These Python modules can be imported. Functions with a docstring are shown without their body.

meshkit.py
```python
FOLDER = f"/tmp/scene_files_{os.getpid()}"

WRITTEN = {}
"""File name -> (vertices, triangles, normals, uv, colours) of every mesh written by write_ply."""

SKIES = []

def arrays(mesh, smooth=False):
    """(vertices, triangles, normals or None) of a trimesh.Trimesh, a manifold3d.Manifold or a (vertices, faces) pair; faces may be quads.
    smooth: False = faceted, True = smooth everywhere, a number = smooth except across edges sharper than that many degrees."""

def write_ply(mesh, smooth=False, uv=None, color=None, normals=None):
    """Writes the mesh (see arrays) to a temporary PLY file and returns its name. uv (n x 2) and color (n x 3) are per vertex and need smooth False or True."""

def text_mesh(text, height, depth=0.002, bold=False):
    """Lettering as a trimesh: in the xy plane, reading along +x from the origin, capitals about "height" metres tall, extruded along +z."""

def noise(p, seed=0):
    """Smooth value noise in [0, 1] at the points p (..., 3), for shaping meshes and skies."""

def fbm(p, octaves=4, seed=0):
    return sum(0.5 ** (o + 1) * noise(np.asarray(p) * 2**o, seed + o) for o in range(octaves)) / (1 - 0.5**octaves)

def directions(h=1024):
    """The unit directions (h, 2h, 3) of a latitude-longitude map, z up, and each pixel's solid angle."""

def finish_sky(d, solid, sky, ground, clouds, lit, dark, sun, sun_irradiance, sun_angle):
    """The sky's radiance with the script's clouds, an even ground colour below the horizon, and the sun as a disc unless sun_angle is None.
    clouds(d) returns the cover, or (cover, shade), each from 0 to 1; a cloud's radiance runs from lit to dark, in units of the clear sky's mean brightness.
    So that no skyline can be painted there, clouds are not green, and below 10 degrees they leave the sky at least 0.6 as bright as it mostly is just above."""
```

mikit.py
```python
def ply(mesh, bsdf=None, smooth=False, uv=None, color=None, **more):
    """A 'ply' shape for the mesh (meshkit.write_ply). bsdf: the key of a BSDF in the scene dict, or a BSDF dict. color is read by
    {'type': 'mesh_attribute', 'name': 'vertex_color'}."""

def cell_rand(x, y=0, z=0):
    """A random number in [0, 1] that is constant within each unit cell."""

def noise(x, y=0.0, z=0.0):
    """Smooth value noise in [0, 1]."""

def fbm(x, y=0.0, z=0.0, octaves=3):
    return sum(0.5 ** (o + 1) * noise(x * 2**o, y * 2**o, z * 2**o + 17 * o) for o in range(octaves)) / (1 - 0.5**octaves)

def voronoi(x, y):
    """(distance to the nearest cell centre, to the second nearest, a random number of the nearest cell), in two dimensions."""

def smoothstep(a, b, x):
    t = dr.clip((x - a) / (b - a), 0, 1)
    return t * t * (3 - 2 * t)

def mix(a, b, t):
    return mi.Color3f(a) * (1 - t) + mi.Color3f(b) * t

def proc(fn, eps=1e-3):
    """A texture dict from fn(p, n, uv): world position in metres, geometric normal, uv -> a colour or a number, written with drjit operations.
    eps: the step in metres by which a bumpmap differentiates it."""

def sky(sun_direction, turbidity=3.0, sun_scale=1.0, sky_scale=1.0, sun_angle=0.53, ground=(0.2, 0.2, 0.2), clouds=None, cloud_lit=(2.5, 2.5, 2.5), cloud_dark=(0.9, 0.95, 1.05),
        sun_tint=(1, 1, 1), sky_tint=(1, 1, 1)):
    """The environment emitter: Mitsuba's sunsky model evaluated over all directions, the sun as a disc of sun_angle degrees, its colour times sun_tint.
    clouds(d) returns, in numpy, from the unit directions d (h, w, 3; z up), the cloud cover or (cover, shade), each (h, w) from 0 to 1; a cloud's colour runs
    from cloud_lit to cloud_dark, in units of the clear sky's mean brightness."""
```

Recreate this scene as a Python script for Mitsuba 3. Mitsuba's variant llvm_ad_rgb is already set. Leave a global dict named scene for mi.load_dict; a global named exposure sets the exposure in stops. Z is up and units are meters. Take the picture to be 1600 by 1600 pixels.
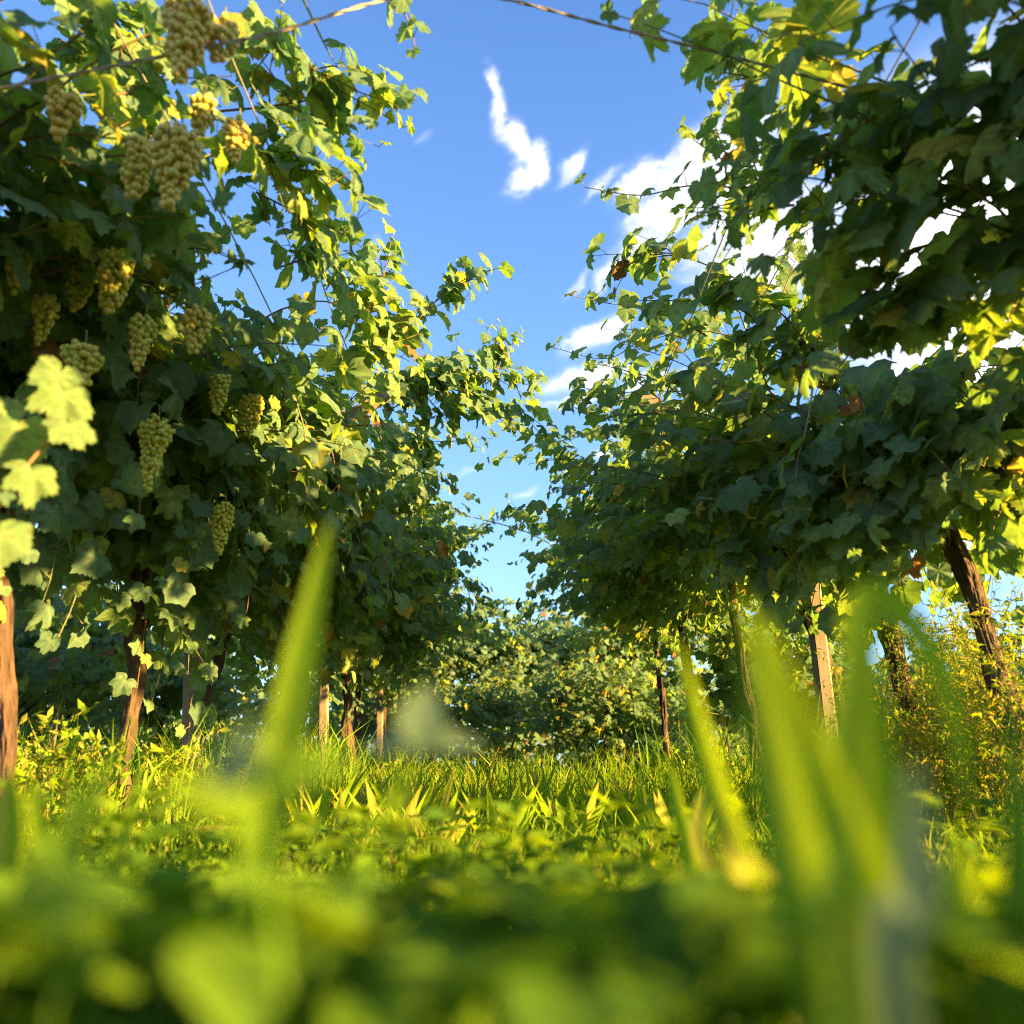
import math, random
import numpy as np, trimesh, drjit as dr, mitsuba as mi, mikit, meshkit

T = mi.ScalarTransform4f
random.seed(7)
scene, labels = {'type': 'scene'}, {}

# ------------------------------------------------------------------ camera, sky, sun, exposure
PITCH, FPX, CAMZ = math.radians(17.7), 1256.0, 0.25
CP, SP = math.cos(PITCH), math.sin(PITCH)
scene['camera'] = {'type': 'thinlens', 'fov': 2 * math.degrees(math.atan(800 / FPX)), 'fov_axis': 'x',
                   'aperture_radius': 0.0058, 'focus_distance': 4.0, 'near_clip': 0.02, 'far_clip': 400.0,
                   'to_world': T().look_at(origin=[0, 0, CAMZ], target=[0, CP, CAMZ + SP], up=[0, 0, 1])}
SUN_AZ, SUN_EL = 112.0, 9.0
SUN = [math.sin(math.radians(SUN_AZ)) * math.cos(math.radians(SUN_EL)), math.cos(math.radians(SUN_AZ)) * math.cos(math.radians(SUN_EL)), math.sin(math.radians(SUN_EL))]


def clouds(d):
    """wispy cloud by azimuth (from +y towards +x) and elevation, in degrees"""
    az = np.degrees(np.arctan2(d[..., 0], d[..., 1])); el = np.degrees(np.arcsin(np.clip(d[..., 2], -1, 1)))
    def nz(fa, fe, seed, octaves=4):
        return meshkit.fbm(np.stack([az * fa, el * fe, az * 0 + seed], -1), octaves) - .5
    a = az + nz(.20, .20, 3.1) * 3.4 + nz(.7, .7, 4.7, 3) * 1.5
    e = el + nz(.20, .20, 9.7) * 2.6 + nz(.7, .7, 6.2, 3) * 1.2
    # fibres drawn out along the wind, rising to the right, broken into puffs
    t1, t2 = a * .94 + e * .34, e * .94 - a * .34
    streak = meshkit.fbm(np.stack([t1 * .22, t2 * 1.1, a * 0], -1), 5)
    fibre = meshkit.fbm(np.stack([t1 * .9, t2 * 4.0, a * 0 + 2], -1), 4)
    puff = meshkit.fbm(np.stack([a * .45, e * .55, a * 0 + 5], -1), 6)

    def blob(a0, e0, ra, re, rot=0.0):
        c, s = math.cos(math.radians(rot)), math.sin(math.radians(rot))
        x, y = a - a0, e - e0
        return np.exp(-(((x * c + y * s) / ra) ** 2 + ((-x * s + y * c) / re) ** 2))
    m = np.zeros_like(az)
    for w, b in ((.85, (-1.2, 45.4, .65, 1.6, 25)), (.95, (-.8, 43.7, .75, 1.7, 10)), (1.05, (.4, 42.2, 1.1, 1.5, 40)), (1.1, (1.9, 41.1, 1.7, .95, 40)), (1.05, (.5, 40.3, 1.9, .9, 32)), (.6, (-.6, 39.7, .8, .4, 20)),
                 (.62, (5.4, 40.9, 2.2, .55, 30)), (.62, (8.2, 39.7, 2.6, .7, 20)), (.8, (11.5, 39.6, 3.0, 1.3, 24)), (.95, (16, 40.6, 3.6, 1.7, 32)), (1.1, (14.5, 37.6, 4.0, 1.6, 12)), (1.1, (19, 38.5, 4.5, 4.2, 25)),
                 (1.1, (21, 34.6, 6.5, 3.4, 0)), (.8, (11, 35.2, 3.2, 1.0, 18)), (.7, (8.4, 33.9, 2.2, .6, 24)), (1.2, (29, 29, 5.5, 5.5, 0)), (1.2, (36, 27, 9, 8, 0)), (1.2, (48, 28, 14, 10, 0)), (1.1, (62, 30, 18, 12, 0)),
                 (.8, (6.0, 27.0, 4.6, 1.0, 8)), (.85, (11, 26.4, 3.8, .9, 4)), (.8, (4.6, 25.4, 3.6, .55, 6)), (.8, (6.4, 29.8, 3.0, .95, 22)), (.5, (5.4, 33.2, 1.5, .45, 36)), (.5, (1.5, 19.3, 1.1, .32, 0)), (.6, (7, 21.9, 1.5, .38, 4)),
                 (.8, (13, 23.5, 6, 1.2, 6)), (.40, (-12.0, 35.2, .5, 1.5, -15)), (.30, (-7.8, 42.4, 1.4, .35, 20)), (.35, (-3.2, 20.4, 1.8, .3, 8))):
        m = np.maximum(m, w * blob(*b))
    far = mikit_s(60, 110, np.abs(az)) * .75                       # unseen cloud round the rest of the sky, raised to add fill light
    m = np.maximum(m, far * mikit_s(.45, .7, puff))
    tex = .40 * streak + .25 * puff + .35 * fibre
    cover = mikit_s(.0, 1.0, m * 1.05 + (tex - .5) * 1.7 * np.clip(m * 2.0, 0, 1) - .06) * np.clip(m * 2.5, 0, 1)
    thick = mikit_s(24, 34, az) * mikit_s(78, 60, az) * mikit_s(10, 16, el) * mikit_s(44, 35, el)
    cover = np.maximum(cover * .9, .96 * thick * mikit_s(.15, .45, puff + .25))
    return np.clip(cover, 0, .93), .85 * (1 - thick)


def mikit_s(a, b, x):
    t = np.clip((x - a) / (b - a), 0, 1)
    return t * t * (3 - 2 * t)


scene['sky'] = mikit.sky(SUN, turbidity=2.4, sun_scale=2.0, sky_scale=1.35, sun_tint=(1.0, .97, .84), sky_tint=(.45, .59, .91), ground=(.10, .13, .05),
                         clouds=clouds, cloud_lit=(4.9, 4.75, 4.75), cloud_dark=(1.75, 1.72, 1.8))
exposure = 4.2


def at(px, py, Y):
    """the point at distance Y along the alley on the line of sight of a photograph pixel (used to measure positions)"""
    u = 800.0 - py
    y, z, x = FPX * CP - u * SP, FPX * SP + u * CP, px - 800.0
    return np.array([x / y * Y, Y, CAMZ + z / y * Y])


def project(p):
    q = np.asarray(p) - [0, 0, CAMZ]
    w = q[:, 1] * CP + q[:, 2] * SP
    up = -q[:, 1] * SP + q[:, 2] * CP
    return 800 + FPX * q[:, 0] / np.maximum(w, .05), 800 - FPX * up / np.maximum(w, .05), w


# ------------------------------------------------------------------ materials
def leaf_fn(palette, vein_gain):
    def fn(p, n, uv):
        k = dr.floor((uv.x + 4) / 8)
        lx, ly = uv.x - 8 * k, uv.y
        out = mi.Color3f(palette[0])
        for i, c in enumerate(palette[1:], 1):
            out = dr.select(k > i - .5, mi.Color3f(c), out)
        vein = mi.Float(0)
        for a in (0, 50, -50, 108, -108):
            sx, sy = math.sin(math.radians(a)), math.cos(math.radians(a))
            along, off = lx * sx + ly * sy, dr.abs(lx * sy - ly * sx)
            main = 1 - mikit.smoothstep(.012, .030, off + .012 * along)
            # the small ribs branch off each main rib
            rib = dr.abs(along * 7 - off * 6 - dr.floor(along * 7 - off * 6) - .5)
            ribs = .45 * (1 - mikit.smoothstep(.02, .13, rib)) * (1 - mikit.smoothstep(.18, .34, off))
            vein = dr.maximum(vein, dr.select(along > 0, dr.maximum(main, ribs), 0))
        mott = mikit.fbm(lx * 5 + 31 * k, ly * 5, 0, 3)
        out = out * (.78 + .44 * mott)
        spot = mikit.smoothstep(.70, .80, mikit.noise(lx * 9 + 17 * k, ly * 9, 2.0 + k))
        out = mikit.mix(out, mi.Color3f(.16, .10, .03), .35 * spot)
        return mikit.mix(out, out * 1.25 + mi.Color3f(.035, .045, .02), vein_gain * vein)
    return fn


#                     deep green ............................ fresh green ..... yellow green . yellow . rusty
REFL = [(.115, .213, .144), (.101, .196, .136), (.136, .241, .167), (.149, .270, .149), (.172, .293, .127), (.207, .310, .103), (.310, .333, .086), (.391, .333, .092), (.253, .138, .069)]
TRAN = [(.172, .333, .034), (.149, .299, .032), (.207, .368, .040), (.253, .425, .034), (.299, .448, .032), (.391, .483, .034), (.552, .529, .034), (.667, .529, .046), (.414, .207, .057)]
TINT_P = np.array([.19, .18, .19, .17, .13, .09, .035, .010, .005])


def leaf_bsdf(refl, tran, rough, weight=.5):
    return {'type': 'blendbsdf', 'weight': weight,
            'a': {'type': 'principledthin', 'base_color': refl, 'roughness': rough, 'diff_trans': 0.0, 'spec_trans': 0.0, 'eta': 1.5},
            'b': {'type': 'principledthin', 'base_color': tran, 'roughness': .6, 'diff_trans': 2.0, 'spec_trans': 0.0, 'eta': 1.33}}


scene['leaf_skin'] = leaf_bsdf(mikit.proc(leaf_fn(REFL, .8)), mikit.proc(leaf_fn(TRAN, .5)), .36)


def grass_fn(palette):
    def fn(p, n, uv):
        k = dr.floor((uv.x + 4) / 8)
        lx, ly = uv.x - 8 * k, uv.y
        out = mi.Color3f(palette[0])
        for i, c in enumerate(palette[1:], 1):
            out = dr.select(k > i - .5, mi.Color3f(c), out)
        line = mikit.noise(lx * 14, ly * .6, k * 3.3)
        return out * (.80 + .30 * line + .12 * mikit.noise(lx * 3, ly * 7, k))
    return fn


GREFL = [(.075, .175, .027), (.150, .300, .030), (.200, .350, .026), (.300, .350, .062), (.375, .312, .138), (.300, .375, .362), (.13, .22, .15)]
GTRAN = [(.18, .33, .004), (.27, .43, .004), (.36, .54, .004), (.62, .58, .015), (.60, .46, .12), (.24, .29, .26), (.14, .24, .08)]
GRASS_P = np.array([.28, .33, .29, .08, .02])
scene['grass_skin'] = leaf_bsdf(mikit.proc(grass_fn(GREFL)), mikit.proc(grass_fn(GTRAN)), .40)


def bark_fn(p, n, uv):
    g = mikit.fbm(uv.x * 11, uv.y * 3.5, 0, 4)
    crack = mikit.smoothstep(.42, .56, mikit.noise(uv.x * 18, uv.y * 5.0, 4.0))
    return mikit.mix(mikit.mix((.018, .012, .009), (.070, .044, .030), g), (.14, .09, .06), .45 * crack * g)


def bark_h(p, n, uv):
    return .022 * mikit.fbm(uv.x * 15, uv.y * 2.6, 0, 4)


scene['bark'] = {'type': 'twosided', 'b': {'type': 'bumpmap', 'tex': mikit.proc(bark_h), 'scale': 1.0, 'b': {'type': 'principled', 'base_color': mikit.proc(bark_fn), 'roughness': .85}}}


def cane_fn(p, n, uv):
    k = dr.floor((uv.x + 4) / 8)
    a, b = mi.Color3f(.16, .085, .04), mi.Color3f(.15, .17, .05)
    return dr.select(k > .5, b, a) * (.7 + .6 * mikit.noise(p.x * 60, p.y * 60, p.z * 60))


scene['cane_skin'] = {'type': 'twosided', 'b': {'type': 'principled', 'base_color': mikit.proc(cane_fn), 'roughness': .6}}


def wood_fn(p, n, uv):
    g = mikit.fbm(uv.x * 6, uv.y * 22, 1.0, 4)
    fine = mikit.noise(uv.x * 30, uv.y * 160, 7)
    st = mikit.smoothstep(.55, .75, mikit.fbm(uv.x * 5, uv.y * 9, 3, 3))
    c = mikit.mix((.12, .10, .08), (.25, .22, .185), .65 * g + .35 * fine)
    return mikit.mix(c, mi.Color3f(.15, .15, .09), .5 * st)


scene['weathered_wood'] = {'type': 'twosided', 'b': {'type': 'principled', 'base_color': mikit.proc(wood_fn), 'roughness': .85}}
scene['wire_metal'] = {'type': 'twosided', 'b': {'type': 'principled', 'base_color': {'type': 'rgb', 'value': (.42, .41, .40)}, 'metallic': .25, 'roughness': .55}}


def soil_fn(p, n, uv):
    g = mikit.fbm(p.x * 7, p.y * 7, 0, 4)
    m = mikit.smoothstep(.45, .6, mikit.fbm(p.x * 2.3, p.y * 2.3, 5, 3))
    return mikit.mix(mikit.mix((.050, .036, .022), (.11, .08, .05), g), mikit.mix((.035, .060, .014), (.07, .11, .025), g), .75 * m)


scene['soil'] = {'type': 'twosided', 'b': {'type': 'diffuse', 'reflectance': mikit.proc(soil_fn)}}


def berry_fn(p, n, uv):
    k = dr.floor((uv.x + 4) / 8)
    c = mikit.mix((.42, .45, .05), (.60, .42, .09), k / 3.0)
    bloom = mikit.fbm(p.x * 130, p.y * 130, p.z * 130, 2)
    return mikit.mix(c, (.52, .50, .26), .20 * mikit.smoothstep(.45, .7, bloom))


scene['berry_skin'] = {'type': 'principled', 'base_color': mikit.proc(berry_fn), 'roughness': .38, 'specular': .45, 'flatness': .5}

# ------------------------------------------------------------------ naming helpers
used = {}


def numbered(name):
    n = used.get(name, 0); used[name] = n + 1
    return name if n == 0 else f'{name}_{n:03d}'


def put(name, mesh, bsdf, parent=None, smooth=False, uv=None, kind=None, label=None, cat=None, group=None):
    key = numbered(f'{parent}__{name}' if parent else name)
    scene[key] = mikit.ply(mesh, bsdf, smooth, uv=uv)
    tag(key, label, cat, group, kind)
    return key


def tag(key, label=None, cat=None, group=None, kind=None):
    e = {k: v for k, v in (('label', label), ('category', cat), ('group', group), ('kind', kind)) if v}
    if e:
        labels[key] = {**labels.get(key, {}), **e}


def unit(v):
    v = np.asarray(v, float)
    return v / np.maximum(np.linalg.norm(v, axis=-1, keepdims=True), 1e-12)


# ------------------------------------------------------------------ tubes
def tube(pts, radii, sides=6, k=0, rough=0.0, seed=0, cap=True):
    """a tapering tube along a polyline -> (v, f, uv)"""
    p = np.asarray(pts, float); n = len(p)
    r = np.broadcast_to(np.asarray(radii, float), (n,))
    t = unit(np.gradient(p, axis=0))
    ref = np.array([0, 0, 1.0]) if abs(t[:, 2]).mean() < .8 else np.array([0, 1.0, 0])
    a = unit(np.cross(t, ref)); b = np.cross(t, a)
    ang = np.arange(sides + 1) * 2 * np.pi / sides
    rr = np.repeat(r[:, None], sides + 1, 1)
    v = p[:, None] + rr[..., None] * (np.cos(ang)[None, :, None] * a[:, None] + np.sin(ang)[None, :, None] * b[:, None])
    if rough:
        nz = meshkit.fbm(np.stack([np.cos(ang)[None] * 2.6 + 0 * rr, np.sin(ang)[None] * 2.6 + 0 * rr, np.cumsum(np.r_[0, np.linalg.norm(np.diff(p, axis=0), axis=1)])[:, None] * 5 + 0 * rr], -1), 4, seed) - .5
        v = p[:, None] + (v - p[:, None]) * (1 + rough * 2 * nz)[..., None]
    L = np.r_[0, np.cumsum(np.linalg.norm(np.diff(p, axis=0), axis=1))]
    uv = np.stack(np.broadcast_arrays(ang[None] / (2 * np.pi) + 8 * k, L[:, None] * 6), -1).reshape(-1, 2)
    i, j = np.meshgrid(np.arange(n - 1), np.arange(sides), indexing='ij'); w = sides + 1
    q = np.stack([i * w + j, i * w + j + 1, (i + 1) * w + j + 1, (i + 1) * w + j], -1).reshape(-1, 4)
    f = np.vstack([q[:, [0, 1, 2]], q[:, [0, 2, 3]]]); v = v.reshape(-1, 3)
    if cap:
        c = len(v); v = np.vstack([v, p[:1], p[-1:]]); uv = np.vstack([uv, uv[:1], uv[-1:]])
        jj = np.arange(sides)
        f = np.vstack([f, np.stack([jj + 1, jj, 0 * jj + c], 1), np.stack([(n - 1) * w + jj, (n - 1) * w + jj + 1, 0 * jj + c + 1], 1)])
    return v, f, uv


def join(parts):
    vs, fs, us, o = [], [], [], 0
    for v, f, u in parts:
        vs.append(v); fs.append(np.asarray(f) + o); us.append(u); o += len(v)
    return np.vstack(vs), np.vstack(fs), np.vstack(us)


def curve(pts, n):
    """a smooth line through the points (Catmull-Rom)"""
    p = np.asarray(pts, float)
    if len(p) == 2:
        return p[0] + (p[1] - p[0]) * np.linspace(0, 1, n)[:, None]
    e = np.vstack([2 * p[0] - p[1], p, 2 * p[-1] - p[-2]])
    t = np.linspace(0, len(p) - 1 - 1e-9, n); i = t.astype(int); u = (t - i)[:, None]
    a, b, c, d = e[i], e[i + 1], e[i + 2], e[i + 3]
    return .5 * (2 * b + (c - a) * u + (2 * a - 5 * b + 4 * c - d) * u**2 + (3 * b - a - 3 * c + d) * u**3)


# ------------------------------------------------------------------ vine leaf templates: petiole joint at the origin, tip towards +y, upper side +z
KEYA = np.array([0, 14, 27, 40, 52, 66, 79, 95, 110, 130, 150, 168, 180.0])
KEYR = np.array([1.0, .87, .71, .83, .93, .82, .68, .75, .80, .70, .58, .40, .12])


def leaf_template(n_half, serrate, rings, seed, fold, droop, wave):
    rg = np.random.default_rng(seed)
    kr = KEYR * (1 + .12 * (rg.random(len(KEYR)) - .5)); kr[[2, 6]] *= .78 + .35 * rg.random()
    kr2 = kr * (1 + .10 * (rg.random(len(KEYR)) - .5)); kr2[[0, -1]] = kr[[0, -1]]
    if n_half <= 7:
        ang = np.array([0, 27, 52, 79, 110, 150, 180.0])
    else:
        ang = KEYA if n_half < 12 else np.unique(np.r_[KEYA, np.linspace(0, 150, n_half)])
    r1, r2 = np.interp(ang, KEYA, kr), np.interp(ang, KEYA, kr2)
    if serrate:
        saw = np.where(np.arange(len(ang)) % 2 == 0, 1, -1) * serrate
        saw[[0, -1]] = 0
        r1, r2 = r1 * (1 + saw), r2 * (1 + saw)
    th = np.radians(np.r_[ang, -ang[1:-1][::-1]]); rr = np.r_[r1, r2[1:-1][::-1]]
    ring = np.stack([np.sin(th) * rr, np.cos(th) * rr], 1)
    pts, n = [np.zeros((1, 2))], len(ring)
    for q in rings:
        pts.append(ring * q)
    xy = np.vstack(pts)
    jj = np.arange(n)
    f = [np.stack([0 * jj, 1 + (jj + 1) % n, 1 + jj], 1)]
    for k in range(len(rings) - 1):
        a, b = 1 + k * n, 1 + (k + 1) * n
        f += [np.stack([a + jj, a + (jj + 1) % n, b + jj], 1), np.stack([a + (jj + 1) % n, b + (jj + 1) % n, b + jj], 1)]
    f = np.vstack(f)
    r = np.hypot(xy[:, 0], xy[:, 1]); t = np.arctan2(xy[:, 0], xy[:, 1])
    z = fold * np.abs(xy[:, 0]) - droop * r**2 + wave * r * np.sin(5 * t + seed) + .6 * wave * r * np.sin(9 * t + 2 * seed)
    z += .05 * (meshkit.noise(np.stack([xy[:, 0] * 3, xy[:, 1] * 3, 0 * r + seed], 1)) - .5) * 2 * r
    v = np.column_stack([xy, z])
    return v, f


SHAPES = [(.10, .30, .07), (.28, .18, .06), (-.06, .40, .09), (.42, .30, .05), (.05, .10, .12), (.2, .55, .08), (.55, .75, .13), (-.16, .62, .12)]
HI = [leaf_template(17, .06, (.5, 1.0), i + 1, *s) for i, s in enumerate(SHAPES)]
MID = [leaf_template(9, .04, (.55, 1.0), i + 1, *s) for i, s in enumerate(SHAPES)]
LOW = [leaf_template(7, 0, (1.0,), i + 1, *s) for i, s in enumerate(SHAPES)]
LODS = [HI, MID, LOW]


class Leaves:
    """leaf records of the whole vineyard: base point, axes, length, shape, tint, owner"""
    def __init__(self):
        self.p, self.R, self.s, self.shape, self.tint, self.owner = [], [], [], [], [], []

    def add(self, p, tip, nor, s, owner, rg, tint=None):
        n = len(p)
        tip = unit(tip); nor = unit(nor - (nor * tip).sum(-1, keepdims=True) * tip)
        R = np.stack([np.cross(tip, nor), tip, nor], -1)
        self.p.append(p); self.R.append(R); self.s.append(np.broadcast_to(s, (n,)).copy())
        self.shape.append(rg.integers(0, len(SHAPES), n))
        self.tint.append(rg.choice(len(TINT_P), n, p=TINT_P / TINT_P.sum()) if tint is None else np.broadcast_to(tint, (n,)).copy())
        self.owner.append(np.full(n, owner))

    def pack(self):
        for a in ('p', 'R', 's', 'shape', 'tint', 'owner'):
            setattr(self, a, np.concatenate(getattr(self, a)))


LV = Leaves()
vines = []          # one dict per vine: key, canes (list of tubes), twigs (list of tubes)


def leaf_mesh(idx, lod):
    """the leaves idx as one mesh"""
    out = []
    for sh in range(len(SHAPES)):
        sel = idx[LV.shape[idx] == sh]
        if not len(sel):
            continue
        v, f = LODS[lod][sh]
        V = np.einsum('kij,nj->kni', LV.R[sel] * LV.s[sel][:, None, None], v) + LV.p[sel][:, None]
        F = f[None] + (np.arange(len(sel)) * len(v))[:, None, None]
        U = np.broadcast_to(v[None, :, :2], (len(sel), len(v), 2)) + np.stack([8 * LV.tint[sel], 0 * LV.tint[sel]], -1)[:, None]
        out.append((V.reshape(-1, 3), F.reshape(-1, 3), U.reshape(-1, 2)))
    return join(out)


UP = np.array([0, 0, 1.0])


def leafy(path, vi, rg, size, every=.066, sparse=0.0, side=0.0, tip_small=.5, cane_r=.0042, tint=None, cane_part=False, face=None, start=.0):
    """a shoot along the path with leaves on both sides; side: the way (sign of x) the leaves would rather face"""
    vine = vines[vi]
    d = np.linalg.norm(np.diff(path, axis=0), axis=1); L = np.r_[0, np.cumsum(d)]
    n = max(2, int(L[-1] / every))
    at_ = np.linspace(max(start, .02) * L[-1] + .01, L[-1], n) + rg.normal(0, every * .15, n)
    P = np.stack([np.interp(at_, L, path[:, k]) for k in range(3)], 1)
    tg = unit(np.gradient(path, axis=0)); D = unit(np.stack([np.interp(at_, L, tg[:, k]) for k in range(3)], 1))
    keep = rg.random(n) >= sparse
    lat = unit(np.cross(D, UP) + rg.normal(0, .25, (n, 3))) * np.where(np.arange(n) % 2, 1, -1)[:, None]
    frac = at_ / L[-1]
    s = size * (1 - (1 - tip_small) * np.clip((frac - .45) / .55, 0, 1) ** 1.4) * (.64 + .70 * rg.random(n))
    out = unit(lat * .9 + UP * .45 + D * .35 + rg.normal(0, .35, (n, 3)))
    pet = out * (s * (.55 + .5 * rg.random(n)))[:, None]
    base = P + pet
    bias = np.array([side * .75, -.30, 0.0]) if face is None else np.asarray(face, float)
    nor = UP * .75 + bias + lat * .25 + rg.normal(0, .38, (n, 3))
    tip = lat * .55 + D * .25 + bias * .35 - UP * (.55 + .5 * rg.random(n))[:, None] + rg.normal(0, .33, (n, 3))
    k = keep & np.isfinite(base).all(1)
    LV.add(base[k], tip[k], nor[k], s[k], vi, rg, tint)
    near = .9 < path[:, 1].min() < 4.2
    rad = np.linspace(cane_r, cane_r * .35, len(path))
    tb = tube(path if near else path[::3], rad if near else rad[::3], 5 if near else 3, k=int(rg.random() < .45), cap=False)
    (vine['canes'] if cane_part else vine['twigs']).append(tb)
    if near:
        for b0, b1 in zip(P[k], base[k]):
            vine['twigs'].append(tube(np.array([b0, b1]), [.0016, .0010], 3, k=1, cap=False))


def wander(p0, d0, L, rg, g=0.0, noise=.22, steps=14):
    """a growing shoot: start, direction, length; g: how it sags (or climbs)"""
    p, d, pts = np.array(p0, float), unit(d0), [np.array(p0, float)]
    for k in range(steps):
        d = unit(d + rg.normal(0, noise, 3) * .5 + UP * g * (k + 2) / steps)
        p = p + d * L / steps
        pts.append(p)
    return np.array(pts)


def roof(ax):
    """height of the pergola's wires over |x|"""
    return np.interp(ax, [.3, .6, 1.0, 1.42, 1.9, 2.5], [2.12, 2.05, 1.90, 1.55, 1.78, 1.98])


def trunk(vi, base, top, r0, r1, bend, seed):
    n = 16
    t = np.linspace(0, 1, n)[:, None]
    p = np.asarray(base) * (1 - t) + np.asarray(top) * t
    rg = np.random.default_rng(seed)
    ph = rg.random(2) * 6
    p[:, 0] += bend * np.sin(np.pi * t[:, 0] * 1.2 + ph[0] * .2) + .015 * np.sin(t[:, 0] * 9 + ph[1])
    p[:, 1] += .02 * np.sin(t[:, 0] * 7 + ph[0])
    r = np.linspace(r0, r1, n) * (1 + .16 * np.sin(np.arange(n) * 1.1 + ph[0])); r[0] *= 1.3; r[-1] *= 1.25
    p = curve(p, 40); r = np.interp(np.linspace(0, 1, 40), np.linspace(0, 1, n), r)
    p[:, :2] += .012 * (meshkit.noise(np.column_stack([p[:, 2] * 7, np.full(40, seed), np.zeros(40)]))[:, None] - .5) * [2, 1]
    v, f, uv = tube(p, r, 26, rough=.62, seed=seed)
    key = vines[vi]['key']
    put('trunk', (v, f), 'bark', key, smooth=True, uv=uv)
    return p[-1]


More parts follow.
